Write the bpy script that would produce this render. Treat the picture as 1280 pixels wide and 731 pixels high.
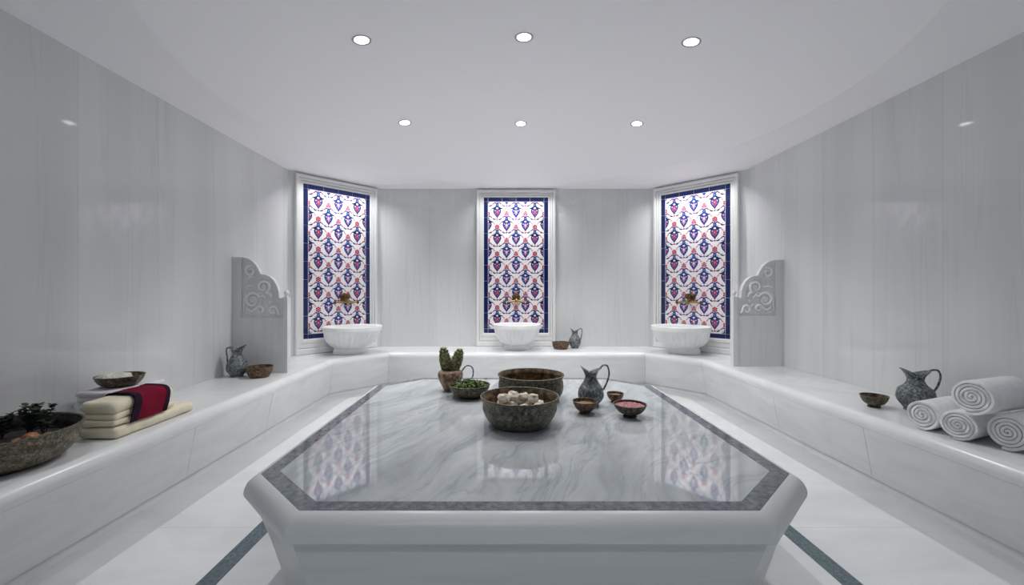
import bpy, bmesh, math, random
from mathutils import Vector, Matrix, noise
PI = math.pi
R = math.radians
random.seed(7)
for o in list(bpy.data.objects):
    bpy.data.objects.remove(o, do_unlink=True)
S = bpy.context.scene
COL = S.collection

# ------------------------------------------------------------------ camera, world, light, exposure
CAMZ, F, VX, VY = 1.17, 540.0, 629.0, 364.0
cd = bpy.data.cameras.new('camera')
cam = bpy.data.objects.new('camera', cd)
COL.objects.link(cam)
cam.location = (0, 0, CAMZ)
cam.rotation_euler = (PI / 2, 0, 0)
cd.sensor_width = 36
cd.lens = F / 1280 * 36
cd.shift_x = (640 - VX) / 1280
cd.shift_y = -(365.5 - VY) / 1280
cd.clip_start = 0.02
S.camera = cam

w = bpy.data.worlds.new('world')
S.world = w
w.use_nodes = True
w.node_tree.nodes['Background'].inputs[0].default_value = (0.6, 0.65, 0.7, 1)
w.node_tree.nodes['Background'].inputs[1].default_value = 0.0
S.view_settings.view_transform = 'Standard'
S.view_settings.look = 'None'
S.view_settings.gamma = 1
S.view_settings.use_curve_mapping = False
S.view_settings.exposure = 0.12
try:
    S.cycles.diffuse_bounces = 10
    S.cycles.max_bounces = 14
    S.cycles.caustics_reflective = False
    S.cycles.caustics_refractive = False
except Exception:
    pass

POWER_FAR, POWER_NEAR, POWER_BEHIND, POWER_PANEL = 84.0, 46.0, 28.0, 7.5
LAMP_COL = (1.0, 0.99, 0.975)
BEHIND_COL = (0.90, 0.965, 1.0)


def spot(name, loc, power, size, blend, col, radius=0.035, tgt=None):
    l = bpy.data.lights.new(name, 'SPOT')
    l.energy = power
    l.spot_size = R(size)
    l.spot_blend = blend
    l.color = col
    l.shadow_soft_size = radius
    o = bpy.data.objects.new(name, l)
    COL.objects.link(o)
    o.location = loc
    if tgt is not None:
        o.rotation_euler = (Vector(tgt) - Vector(loc)).to_track_quat('-Z', 'Y').to_euler()
    return o


# unseen lamps over the near benches; middle ones added to light the platform front
for x, y, k, sz in ((-1.85, 1.45, 1.0, 56), (2.18, 1.45, 1.0, 56), (-0.55, -0.5, 1.5, 112), (0.16, -0.5, 1.5, 112), (0.87, -0.5, 1.5, 112)):
    spot('unseen_lamp', (x, y, 2.57), POWER_BEHIND * k, sz, 1.0, BEHIND_COL)

# ------------------------------------------------------------------ helpers


def link(name, me, mats=(), parent=None, smooth=True, angle=35):
    if isinstance(me, bmesh.types.BMesh):
        bm = me
        bmesh.ops.recalc_face_normals(bm, faces=bm.faces[:])
        me = bpy.data.meshes.new(name)
        bm.to_mesh(me)
        bm.free()
    if not isinstance(mats, (list, tuple)):
        mats = [mats]
    for m in mats:
        me.materials.append(m)
    if smooth:
        me.polygons.foreach_set('use_smooth', [True] * len(me.polygons))
        me.set_sharp_from_angle(angle=R(angle))
    o = bpy.data.objects.new(name, me)
    COL.objects.link(o)
    if parent is not None:
        o.parent = parent
    return o


def thing(name, label, cat, loc=(0, 0, 0), rz=0.0, group=None):
    o = bpy.data.objects.new(name, None)
    COL.objects.link(o)
    o.empty_display_size = 0.1
    o.location = loc
    o.rotation_euler = (0, 0, rz)
    o['label'] = label
    o['category'] = cat
    if group:
        o['group'] = group
    return o


def tag(o, label, cat, group=None, kind=None):
    o['label'] = label
    o['category'] = cat
    if group:
        o['group'] = group
    if kind:
        o['kind'] = kind
    return o


def structure(o):
    o['kind'] = 'structure'
    return o


def add_box(bm, x0, x1, y0, y1, z0, z1):
    vs = [bm.verts.new(p) for p in ((x0, y0, z0), (x1, y0, z0), (x1, y1, z0), (x0, y1, z0),
                                    (x0, y0, z1), (x1, y0, z1), (x1, y1, z1), (x0, y1, z1))]
    for f in ((3, 2, 1, 0), (4, 5, 6, 7), (0, 1, 5, 4), (1, 2, 6, 5), (2, 3, 7, 6), (3, 0, 4, 7)):
        bm.faces.new([vs[i] for i in f])


def add_rings(bm, rings, cap0=True, cap1=True, closed=False):
    """rings: list of equally long point loops, skinned together"""
    vr = [[bm.verts.new(p) for p in ring] for ring in rings]
    n = len(vr[0])
    m = len(vr)
    for i in range(m if closed else m - 1):
        a, b = vr[i], vr[(i + 1) % m]
        for j in range(n):
            bm.faces.new((a[j], a[(j + 1) % n], b[(j + 1) % n], b[j]))
    if not closed:
        if cap0:
            bm.faces.new(list(reversed(vr[0])))
        if cap1:
            bm.faces.new(vr[-1])
    return vr


def catmull(pts, sub=6):
    out = []
    n = len(pts)
    for i in range(n - 1):
        p0 = pts[max(i - 1, 0)]
        p1 = pts[i]
        p2 = pts[i + 1]
        p3 = pts[min(i + 2, n - 1)]
        for k in range(sub):
            t = k / sub
            out.append(tuple(0.5 * (2 * b + (c - a) * t + (2 * a - 5 * b + 4 * c - d) * t * t + (3 * b - a - 3 * c + d) * t ** 3)
                             for a, b, c, d in zip(p0, p1, p2, p3)))
    out.append(tuple(pts[-1]))
    return out


def add_lathe(bm, prof, n=48, mod=None, off=(0, 0, 0)):
    """prof: (r, z) list; r == 0 gives a pole. mod(r, z, phi, i) -> point"""
    rows = []
    for i, p in enumerate(prof):
        r, z = p[0], p[1]
        if r <= 1e-6:
            rows.append([bm.verts.new((off[0], off[1], z + off[2]))])
        else:
            row = []
            for k in range(n):
                a = 2 * PI * k / n
                if mod:
                    q = mod(r, z, a, i)
                else:
                    q = (r * math.cos(a), r * math.sin(a), z)
                row.append(bm.verts.new((q[0] + off[0], q[1] + off[1], q[2] + off[2])))
            rows.append(row)
    for a, b in zip(rows, rows[1:]):
        if len(a) == 1 and len(b) == 1:
            continue
        for k in range(n):
            k2 = (k + 1) % n
            if len(a) == 1:
                bm.faces.new((a[0], b[k2], b[k]))
            elif len(b) == 1:
                bm.faces.new((a[k], a[k2], b[0]))
            else:
                bm.faces.new((a[k], a[k2], b[k2], b[k]))


def add_tube(bm, pts, rad, n=10):
    pts = [Vector(p) for p in pts]
    m = len(pts)
    rads = rad if isinstance(rad, (list, tuple)) else [rad] * m
    t0 = (pts[1] - pts[0]).normalized()
    up = Vector((0, 0, 1)) if abs(t0.z) < 0.9 else Vector((0, 1, 0))
    nrm = (up - t0 * up.dot(t0)).normalized()
    rings = []
    for i in range(m):
        t = (pts[min(i + 1, m - 1)] - pts[max(i - 1, 0)]).normalized()
        nrm = (nrm - t * nrm.dot(t)).normalized()
        bn = t.cross(nrm)
        rings.append([tuple(pts[i] + (nrm * math.cos(2 * PI * k / n) + bn * math.sin(2 * PI * k / n)) * rads[i]) for k in range(n)])
    add_rings(bm, rings)


def add_ball(bm, c, r, seg=10, ring=7, squash=(1, 1, 1), jit=0.0, seed=0):
    prof = [(math.sin(PI * i / ring), -math.cos(PI * i / ring)) for i in range(ring + 1)]
    prof[0] = (0, -1)
    prof[-1] = (0, 1)

    def mod(rr, z, a, i):
        p = Vector((rr * math.cos(a), rr * math.sin(a), z))
        s = 1 + jit * noise.noise(p * 1.7 + Vector((seed * 3.1, seed * 1.7, 0)))
        return (p.x * r * squash[0] * s, p.y * r * squash[1] * s, p.z * r * squash[2] * s)
    pr = [(a, b) for a, b in prof]
    rows_off = c
    # poles need scaled z too
    rows = []
    for i, (rr, z) in enumerate(pr):
        if rr < 1e-6:
            rows.append([bm.verts.new((c[0], c[1], c[2] + z * r * squash[2]))])
        else:
            rows.append([bm.verts.new(Vector(c) + Vector(mod(rr, z, 2 * PI * k / seg, i))) for k in range(seg)])
    for a, b in zip(rows, rows[1:]):
        for k in range(seg):
            k2 = (k + 1) % seg
            if len(a) == 1:
                bm.faces.new((a[0], b[k2], b[k]))
            elif len(b) == 1:
                bm.faces.new((a[k], a[k2], b[0]))
            else:
                bm.faces.new((a[k], a[k2], b[k2], b[k]))


def px(x, y, z):
    """point at height z seen at pixel (x, y)"""
    d = (CAMZ - z) * F / (y - VY)
    return Vector(((x - VX) * d / F, d, z))


# ------------------------------------------------------------------ materials
class N:
    def __init__(s, name):
        s.m = bpy.data.materials.new(name)
        s.m.use_nodes = True
        s.t = s.m.node_tree
        s.b = s.t.nodes['Principled BSDF']

    def n(s, kind, **kw):
        x = s.t.nodes.new(kind)
        for k, v in kw.items():
            setattr(x, k, v)
        return x

    def l(s, a, b):
        s.t.links.new(a, b)

    def coord(s, scale=(1, 1, 1), rot=(0, 0, 0)):
        tc = s.n('ShaderNodeTexCoord')
        mp = s.n('ShaderNodeMapping')
        mp.inputs['Scale'].default_value = scale
        mp.inputs['Rotation'].default_value = rot
        s.l(tc.outputs['Object'], mp.inputs['Vector'])
        return mp.outputs['Vector']

    def noise(s, vec, scale, detail=4, rough=0.55, dist=0.0):
        x = s.n('ShaderNodeTexNoise')
        x.inputs['Scale'].default_value = scale
        x.inputs['Detail'].default_value = detail
        x.inputs['Roughness'].default_value = rough
        x.inputs['Distortion'].default_value = dist
        s.l(vec, x.inputs['Vector'])
        return x.outputs['Fac']

    def ramp(s, fac, stops):
        x = s.n('ShaderNodeValToRGB')
        e = x.color_ramp.elements
        while len(e) < len(stops):
            e.new(0.5)
        for el, (p, c) in zip(e, stops):
            el.position = p
            el.color = (*c, 1) if len(c) == 3 else c
        s.l(fac, x.inputs['Fac'])
        return x.outputs['Color']

    def mix(s, fac, a, b, mode='MIX'):
        x = s.n('ShaderNodeMix', data_type='RGBA', blend_type=mode)
        for v, i in ((fac, 0), (a, 6), (b, 7)):
            if isinstance(v, (int, float)):
                x.inputs[i].default_value = v
            elif isinstance(v, tuple):
                x.inputs[i].default_value = (*v, 1)
            else:
                s.l(v, x.inputs[i])
        return x.outputs[2]

    def math(s, op, a, b=None, c=None):
        x = s.n('ShaderNodeMath', operation=op)
        for v, i in ((a, 0), (b, 1), (c, 2)):
            if v is None:
                continue
            if isinstance(v, (int, float)):
                x.inputs[i].default_value = v
            else:
                s.l(v, x.inputs[i])
        return x.outputs[0]

    def bump(s, h, strength, dist):
        x = s.n('ShaderNodeBump')
        x.inputs['Strength'].default_value = strength
        x.inputs['Distance'].default_value = dist
        s.l(h, x.inputs['Height'])
        s.l(x.outputs[0], s.b.inputs['Normal'])

    def set(s, col=None, rough=None, metal=None, spec=None, coat=None):
        for v, k in ((col, 'Base Color'), (rough, 'Roughness'), (metal, 'Metallic'), (spec, 'Specular IOR Level'), (coat, 'Coat Weight')):
            if v is None:
                continue
            if isinstance(v, (int, float)):
                s.b.inputs[k].default_value = v
            elif isinstance(v, tuple):
                s.b.inputs[k].default_value = (*v, 1)
            else:
                s.l(v, s.b.inputs[k])
        return s.m


def plain(name, col, rough=0.5, metal=0.0, spec=0.5):
    return N(name).set(col, rough, metal, spec)


def wall_marble(name, axis, off, spacing):
    """vertical-veined polished marble in tall sheets; axis = horizontal direction along the wall"""
    s = N(name)
    tc = s.n('ShaderNodeTexCoord')
    dot = s.n('ShaderNodeVectorMath', operation='DOT_PRODUCT')
    s.l(tc.outputs['Object'], dot.inputs[0])
    dot.inputs[1].default_value = (axis[0], axis[1], 0)
    u = dot.outputs['Value']
    k = s.math('DIVIDE', s.math('SUBTRACT', u, off), spacing)
    cell = s.math('FLOOR', k)
    fr = s.math('FRACT', k)
    sep = s.n('ShaderNodeSeparateXYZ')
    s.l(tc.outputs['Object'], sep.inputs[0])
    cmb = s.n('ShaderNodeCombineXYZ')
    s.l(u, cmb.inputs[0])
    s.l(s.math('MULTIPLY', cell, 7.31), cmb.inputs[1])
    s.l(s.math('MULTIPLY', sep.outputs[2], 0.035), cmb.inputs[2])
    v = cmb.outputs[0]
    f1 = s.noise(v, 5.0, 4, 0.55, 0.1)
    f2 = s.noise(v, 2.2, 2, 0.5, 0.3)
    c1 = s.ramp(f1, [(0.25, (0.675, 0.685, 0.69)), (0.5, (0.715, 0.725, 0.725)), (0.75, (0.745, 0.75, 0.755))])
    c2 = s.ramp(f2, [(0.3, (0.93, 0.935, 0.935)), (0.65, (1, 1, 1))])
    c = s.mix(1.0, c1, c2, 'MULTIPLY')
    f3 = s.noise(v, 5.0, 3, 0.5, 0.4)
    vein = s.ramp(f3, [(0.485, (1, 1, 1)), (0.5, (0.945, 0.95, 0.945)), (0.515, (1, 1, 1))])
    c = s.mix(1.0, c, vein, 'MULTIPLY')
    wn = s.n('ShaderNodeTexWhiteNoise', noise_dimensions='1D')
    s.l(cell, wn.inputs['W'])
    tint = s.ramp(wn.outputs['Value'], [(0, (0.94, 0.945, 0.945)), (1, (1, 1, 1))])
    c = s.mix(1.0, c, tint, 'MULTIPLY')
    d = s.math('MINIMUM', fr, s.math('SUBTRACT', 1.0, fr))
    j = s.math('LESS_THAN', d, 0.0022 / spacing)
    c = s.mix(s.math('MULTIPLY', j, 0.3), c, (0.36, 0.37, 0.37))
    return s.set(c, 0.055, 0, 0.5)


def white_marble(name, col=(0.80, 0.805, 0.815), rough=0.22, vein=0.05, scale=(1, 1, 1)):
    s = N(name)
    v = s.coord(scale)
    f = s.noise(v, 2.3, 5, 0.6, 1.2)
    lo = tuple(x * (1 - 2.2 * vein) for x in col)
    c = s.ramp(f, [(0.3, lo), (0.6, col)])
    return s.set(c, rough, 0, 0.5)


def floor_marble(name, col, rough, jx, jy, ox, oy):
    s = N(name)
    v = s.coord((0.5, 1.6, 1))
    f = s.noise(v, 2.0, 5, 0.6, 0.8)
    c = s.ramp(f, [(0.3, tuple(x * 0.88 for x in col)), (0.6, col)])
    tc = s.n('ShaderNodeTexCoord')
    sep = s.n('ShaderNodeSeparateXYZ')
    s.l(tc.outputs['Object'], sep.inputs[0])
    js = []
    for i, (sp, of) in enumerate(((jx, ox), (jy, oy))):
        fr = s.math('FRACT', s.math('DIVIDE', s.math('SUBTRACT', sep.outputs[i], of), sp))
        d = s.math('MINIMUM', fr, s.math('SUBTRACT', 1.0, fr))
        js.append(s.math('LESS_THAN', d, 0.0018 / sp))
    j = s.math('MAXIMUM', js[0], js[1])
    c = s.mix(s.math('MULTIPLY', j, 0.5), c, (0.35, 0.36, 0.36))
    return s.set(c, rough, 0, 0.5)


def top_marble(name):
    """grey-white slab marble with flowing diagonal veins"""
    s = N(name)
    v = s.coord((1.0, 0.62, 1), (0, 0, R(38)))
    warp = s.n('ShaderNodeTexNoise')
    warp.inputs['Scale'].default_value = 1.3
    warp.inputs['Detail'].default_value = 3
    s.l(v, warp.inputs['Vector'])
    add = s.n('ShaderNodeVectorMath', operation='MULTIPLY_ADD')
    s.l(warp.outputs['Color'], add.inputs[0])
    add.inputs[1].default_value = (0.5, 0.5, 0)
    s.l(v, add.inputs[2])
    st = s.n('ShaderNodeMapping')
    st.inputs['Scale'].default_value = (5.2, 1.3, 1)
    s.l(add.outputs[0], st.inputs['Vector'])
    f1 = s.noise(st.outputs[0], 1.6, 7, 0.66, 0.5)
    f2 = s.noise(add.outputs[0], 0.9, 3, 0.5, 0.4)
    c1 = s.ramp(f1, [(0.30, (0.31, 0.335, 0.355)), (0.47, (0.43, 0.455, 0.475)), (0.65, (0.53, 0.55, 0.565))])
    vein = s.ramp(s.noise(st.outputs[0], 0.9, 4, 0.6, 0.9),
                  [(0.478, (1, 1, 1)), (0.5, (0.66, 0.69, 0.71)), (0.525, (1, 1, 1))])
    c2 = s.ramp(f2, [(0.3, (0.86, 0.875, 0.885)), (0.7, (1, 1, 1))])
    c = s.mix(1.0, c1, c2, 'MULTIPLY')
    c = s.mix(0.55, c, vein, 'MULTIPLY')
    return s.set(c, 0.035, 0, 0.5)


def granite(name, a, b, rough, scale=60):
    s = N(name)
    v = s.coord((1, 1, 1))
    f = s.noise(v, scale, 5, 0.75)
    g = s.noise(v, 7, 4, 0.6, 1.0)
    c = s.ramp(f, [(0.38, a), (0.66, b)])
    c = s.mix(1.0, c, s.ramp(g, [(0.3, (0.75, 0.75, 0.77)), (0.65, (1, 1, 1))]), 'MULTIPLY')
    return s.set(c, rough, 0, 0.5)


def patina(name, dark, mid, light, scale, metal=0.7, rough=0.45, stretch=(1, 1, 1)):
    """aged engraved metal: mottled base with raised, lighter chasing"""
    s = N(name)
    v = s.coord(stretch)
    vo = s.n('ShaderNodeTexVoronoi', feature='DISTANCE_TO_EDGE')
    vo.inputs['Scale'].default_value = scale
    s.l(v, vo.inputs['Vector'])
    e = s.ramp(vo.outputs['Distance'], [(0.02, (0, 0, 0)), (0.16, (1, 1, 1))])
    f = s.noise(v, scale * 0.5, 5, 0.7, 0.4)
    c = s.ramp(f, [(0.34, dark), (0.48, mid), (0.66, light)])
    c = s.mix(s.math('MULTIPLY', s.math('SUBTRACT', 1.0, e), 0.65), c, dark)
    s.bump(e, 0.55, 0.002)
    return s.set(c, rough, metal, 0.5)


def cloth(name, col, scale=420, strength=0.5, var=0.08, sheen=0.2):
    s = N(name)
    v = s.coord((1, 1, 1))
    f = s.noise(v, scale, 2, 0.6)
    g = s.noise(v, 22, 4, 0.6)
    c = s.ramp(g, [(0.3, tuple(x * (1 - var * 1.6) for x in col)), (0.65, col)])
    h = s.math('ADD', f, s.math('MULTIPLY', g, 0.8))
    s.bump(h, strength, 0.004)
    s.b.inputs['Sheen Weight'].default_value = sheen
    return s.set(c, 0.95, 0, 0.15)


def speckle(name, a, b, c_, scale=45, rough=0.7):
    s = N(name)
    v = s.coord()
    f = s.noise(v, scale, 3, 0.6)
    return s.set(s.ramp(f, [(0.36, a), (0.5, b), (0.64, c_)]), rough, 0, 0.4)


def emit(name, col, strength):
    s = N(name)
    s.b.inputs['Base Color'].default_value = (*col, 1)
    s.b.inputs['Emission Color'].default_value = (*col, 1)
    s.b.inputs['Emission Strength'].default_value = strength
    return s.m


M = {}
M['paint'] = plain('ceiling_paint', (0.92, 0.905, 0.925), 0.6, 0, 0.3)
M['bench'] = white_marble('bench_marble', (0.70, 0.71, 0.715), 0.22, 0.05, (0.8, 0.8, 3))
M['rim'] = white_marble('platform_marble', (0.74, 0.745, 0.75), 0.34, 0.05, (0.4, 0.4, 5))
M['basin'] = white_marble('basin_marble', (0.80, 0.80, 0.80), 0.3, 0.04)
M['screen'] = white_marble('screen_marble', (0.70, 0.71, 0.715), 0.3, 0.05, (6, 6, 0.5))
M['carve'] = white_marble('carved_marble', (0.84, 0.84, 0.85), 0.5, 0.02)
M['frame'] = white_marble('frame_marble', (0.80, 0.80, 0.79), 0.28, 0.03)
M['floor'] = floor_marble('floor_marble', (0.68, 0.69, 0.70), 0.2, 12.0, 1.25, 0.08, 2.14)
M['gutter'] = floor_marble('channel_marble', (0.50, 0.515, 0.52), 0.3, 12.0, 1.25, 0.08, 2.14)
M['top'] = top_marble('veined_grey_marble')
M['slate'] = granite('dark_grey_granite', (0.075, 0.088, 0.102), (0.225, 0.25, 0.28), 0.1, 40)
M['green_slate'] = granite('blue_green_granite', (0.045, 0.075, 0.09), (0.16, 0.215, 0.235), 0.3, 60)
M['tile_white'] = plain('white_glazed_tile', (0.84, 0.82, 0.83), 0.12)
M['navy'] = plain('navy_glaze', (0.010, 0.018, 0.095), 0.1)
M['blue'] = plain('cobalt_glaze', (0.03, 0.045, 0.235), 0.12)
M['sky'] = plain('pale_blue_glaze', (0.16, 0.27, 0.48), 0.12)
M['red'] = plain('red_glaze', (0.44, 0.045, 0.09), 0.12)
M['pink'] = plain('pink_glaze', (0.66, 0.28, 0.32), 0.12)
M['violet'] = plain('violet_glaze', (0.12, 0.06, 0.26), 0.12)
M['brass'] = plain('aged_brass', (0.40, 0.27, 0.10), 0.3, 1.0)
M['brass_dark'] = plain('dark_brass', (0.13, 0.085, 0.04), 0.35, 1.0)
M['lamp_trim'] = plain('lamp_trim', (0.42, 0.42, 0.43), 0.4)
M['lamp_glow'] = emit('lamp_glow', (1, 1, 1), 9.0)
M['bronze'] = patina('aged_bronze', (0.022, 0.020, 0.015), (0.105, 0.095, 0.070), (0.32, 0.26, 0.18), 85, 0.35)
M['bronze_green'] = patina('green_bronze', (0.035, 0.038, 0.032), (0.155, 0.160, 0.130), (0.42, 0.34, 0.23), 85, 0.35)
M['bronze_big'] = patina('brown_green_bronze', (0.035, 0.035, 0.028), (0.17, 0.15, 0.105), (0.38, 0.30, 0.20), 75, 0.35)
M['copper'] = patina('aged_copper', (0.024, 0.016, 0.011), (0.155, 0.092, 0.058), (0.40, 0.26, 0.16), 110, 0.45)
M['pewter'] = patina('engraved_pewter', (0.035, 0.045, 0.047), (0.16, 0.185, 0.19), (0.50, 0.53, 0.52), 130, 0.4)
M['inner'] = speckle('bowl_inside', (0.03, 0.022, 0.014), (0.12, 0.082, 0.045), (0.24, 0.165, 0.09), 30, 0.4)
M['rim_metal'] = patina('worn_bronze_rim', (0.03, 0.03, 0.024), (0.14, 0.125, 0.09), (0.28, 0.24, 0.16), 130, 0.7, 0.4)
M['terracotta'] = speckle('copper_pot', (0.10, 0.055, 0.032), (0.24, 0.145, 0.09), (0.42, 0.30, 0.20), 28, 0.4)
M['cactus'] = speckle('cactus_skin', (0.06, 0.072, 0.026), (0.18, 0.19, 0.08), (0.40, 0.37, 0.20), 70)
M['herb'] = speckle('herb_leaves', (0.02, 0.04, 0.008), (0.075, 0.125, 0.028), (0.18, 0.24, 0.07), 60)
M['dark_leaf'] = speckle('dark_leaves', (0.012, 0.02, 0.014), (0.03, 0.05, 0.03), (0.085, 0.11, 0.07), 50)
M['stone'] = speckle('pale_stone', (0.55, 0.47, 0.38), (0.74, 0.68, 0.59), (0.84, 0.80, 0.72), 55, 0.85)
M['salt'] = speckle('pink_salt', (0.14, 0.03, 0.045), (0.34, 0.11, 0.14), (0.56, 0.32, 0.34), 140)
M['spice'] = speckle('brown_spice', (0.10, 0.045, 0.025), (0.24, 0.12, 0.065), (0.40, 0.24, 0.15), 140)
M['soil'] = speckle('dark_soil', (0.008, 0.008, 0.008), (0.02, 0.02, 0.02), (0.05, 0.045, 0.04), 60)
M['orange'] = speckle('orange_stone', (0.22, 0.07, 0.03), (0.38, 0.15, 0.07), (0.50, 0.25, 0.13), 40)
M['pebble'] = speckle('pale_pebble', (0.35, 0.36, 0.34), (0.52, 0.53, 0.50), (0.66, 0.66, 0.62), 40)
M['sponge'] = speckle('pale_sponge', (0.52, 0.53, 0.43), (0.68, 0.68, 0.58), (0.76, 0.75, 0.67), 60, 0.9)
M['cream'] = cloth('cream_terry', (0.86, 0.78, 0.60))
M['white_terry'] = cloth('white_terry', (0.92, 0.925, 0.93), 380, 0.7)
M['lilac'] = cloth('white_cotton', (0.80, 0.78, 0.81), 500, 0.3)
M['burgundy'] = cloth('burgundy_cloth', (0.20, 0.006, 0.026), 600, 0.3, 0.12, 0.0)
M['plum'] = cloth('dark_plum_border', (0.022, 0.010, 0.024), 600, 0.3, 0.08, 0.0)

# ------------------------------------------------------------------ room shell
XC = 0.17
ROOM = [Vector(p) for p in ((-2.51, -1.6), (-2.51, 5.03), (-1.69, 5.95), (2.03, 5.95), (2.83, 5.04), (2.83, -1.6))]
ZT = 2.58          # top of the walls
GUT = -0.02        # level of the drain channel along the benches
BENCH = 0.414
SLAB = 0.505


def inward(i):
    d = (ROOM[i + 1] - ROOM[i]).normalized()
    return Vector((d.y, -d.x))


def mitre(i, d):
    """corner i of the room outline moved inward by d"""
    if i == 0:
        return ROOM[0] + inward(0) * d
    if i == 5:
        return ROOM[5] + inward(4) * d
    a, b = inward(i - 1), inward(i)
    k = (a + b) / (1 + a.dot(b))
    return ROOM[i] + k * d


def sweep(bm, i, prof, trim=0.0008):
    """profile of (depth from wall, height) along wall i, mitred at both corners"""
    d = (ROOM[i + 1] - ROOM[i]).normalized()
    ra, rb = [], []
    for dd, z in prof:
        a = mitre(i, dd) + d * trim
        b = mitre(i + 1, dd) - d * trim
        ra.append((a.x, a.y, z))
        rb.append((b.x, b.y, z))
    add_rings(bm, [ra, rb])


names = ['wall_left', 'wall_back_left', 'wall_back', 'wall_back_right', 'wall_right']
axes = [(0, 1), tuple((ROOM[2] - ROOM[1]).normalized()), (1, 0), tuple((ROOM[4] - ROOM[3]).normalized()), (0, 1)]
offs = [2.55, 0.0, 0.17 + 0.6, 0.0, 2.783]
for i in range(5):
    bm = bmesh.new()
    sweep(bm, i, [(0, GUT), (0, ZT + 0.12), (-0.12, ZT + 0.12), (-0.12, GUT)], 0)
    structure(link(names[i], bm, wall_marble(names[i] + '_marble', axes[i], offs[i], 0.595 if i != 4 else 0.52), smooth=False))
bm = bmesh.new()
add_box(bm, -2.63, 2.95, -1.72, -1.6, GUT, ZT + 0.12)
structure(link('wall_front', bm, plain('dark_teal_bounce_cut', (0.10, 0.135, 0.145), 0.7), smooth=False))  # unseen wall, coloured dark to cut bounce light near the camera

bm = bmesh.new()
poly = [mitre(i, -0.12) for i in range(6)]
vs0 = [(p.x, p.y, GUT) for p in poly]
vs1 = [(p.x, p.y, GUT - 0.1) for p in poly]
add_rings(bm, [vs1, vs0])
structure(link('floor', bm, M['gutter'], smooth=False))
bm = bmesh.new()
poly = [mitre(i, 0.80) for i in range(6)]
prof = []
rings = []
for dz, dd in ((GUT, 0.80), (-0.004, 0.80), (0.0, 0.804)):
    rings.append([(mitre(i, dd).x, mitre(i, dd).y, dz) for i in range(6)])
add_rings(bm, rings)
structure(link('floor_main', bm, M['floor'], smooth=False))
for n_, (x0, x1) in enumerate(((-1.228, -1.145), (1.352, 1.436))):
    bm = bmesh.new()
    add_box(bm, x0, x1, -1.59, 4.1, -0.003, 0.0006)
    structure(link('trim_%d' % (n_ + 1), bm, M['green_slate'], smooth=False))

# ceiling: flat rim, shallow oval dome, soft cove along the side walls
EC, EA, EB = Vector((0.18, 3.3)), 2.27, 2.52
ZC = 2.60
RISE = 0.24


def ceil_z(x, y):
    r2 = ((x - EC.x) / EA) ** 2 + ((y - EC.y) / EB) ** 2
    if r2 < 1:
        return ZC + RISE * (1 - r2)
    e = min(x - ROOM[0].x, ROOM[5].x - x)
    t = max(0.0, min(1.0, e / 0.27))
    # distance to the angled and back walls, too
    for i in (1, 2, 3):
        dd = (Vector((x, y)) - ROOM[i]).dot(inward(i))
        t = min(t, max(0.0, min(1.0, dd / 0.15)))
    return ZT + (ZC - ZT) * t


bm = bmesh.new()
NA = 240
dirs = []
cen = bm.verts.new((EC.x, EC.y, ZC + RISE))
prev = None
outl = ROOM + [ROOM[0]]


def ray_room(d):
    best = 99
    for i in range(6):
        a, b = outl[i], outl[i + 1]
        e = b - a
        den = d.x * e.y - d.y * e.x
        if abs(den) < 1e-9:
            continue
        t = ((a.x - EC.x) * e.y - (a.y - EC.y) * e.x) / den
        u = ((a.x - EC.x) * d.y - (a.y - EC.y) * d.x) / den
        if t > 0 and -1e-6 <= u <= 1 + 1e-6:
            best = min(best, t)
    return best


angs = sorted([2 * PI * k / NA for k in range(NA)] + [math.atan2(p.y - EC.y, p.x - EC.x) % (2 * PI) for p in ROOM])
cols = []
for a in angs:
    d = Vector((math.cos(a), math.sin(a)))
    re = 1 / math.sqrt((d.x / EA) ** 2 + (d.y / EB) ** 2)
    rw = ray_room(d) + 0.02
    re = min(re, rw - 0.02)
    c = []
    for k in range(1, 21):
        q = EC + d * (re * k / 20)
        c.append(bm.verts.new((q.x, q.y, ceil_z(q.x, q.y) if k < 20 else ZC)))
    for k in range(1, 17):
        q = EC + d * (re + (rw - re) * k / 16)
        c.append(bm.verts.new((q.x, q.y, ceil_z(q.x, q.y))))
    cols.append(c)
for i in range(len(cols)):
    a, b = cols[i], cols[(i + 1) % len(cols)]
    bm.faces.new((cen, b[0], a[0]))
    for k in range(len(a) - 1):
        bm.faces.new((a[k], b[k], b[k + 1], a[k + 1]))
structure(link('ceiling', bm, M['paint'], angle=2.2))

# ------------------------------------------------------------------ benches
nose = [(0.572 + 0.056 * math.sin(a), 0.361 + 0.053 * math.cos(a)) for a in [PI / 2 * k / 10 for k in range(0, 11)]]
seat_prof = [(0.002, 0.337), (0.002, BENCH), (0.30, BENCH)] + nose + [(0.624, 0.337)]
riser_prof = [(0.002, 0.336), (0.6235, 0.336), (0.566, 0.030), (0.002, 0.030)]
plinth_prof = [(0.002, 0.028), (0.558, 0.028), (0.558, GUT + 0.0005), (0.002, GUT + 0.0005)]


def sweep_y(bm, i, prof, y0, y1):
    # a straight length of a side bench, mitred only where it meets the corner
    ra, rb = [], []
    far = 1 if i == 0 else 4
    for dd, z in prof:
        x = ROOM[i].x + inward(i).x * dd
        yc = mitre(far, dd).y - 0.0008
        ra.append((x, y0, z))
        rb.append((x, yc if y1 is None else y1, z))
    add_rings(bm, [ra, rb])


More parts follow.
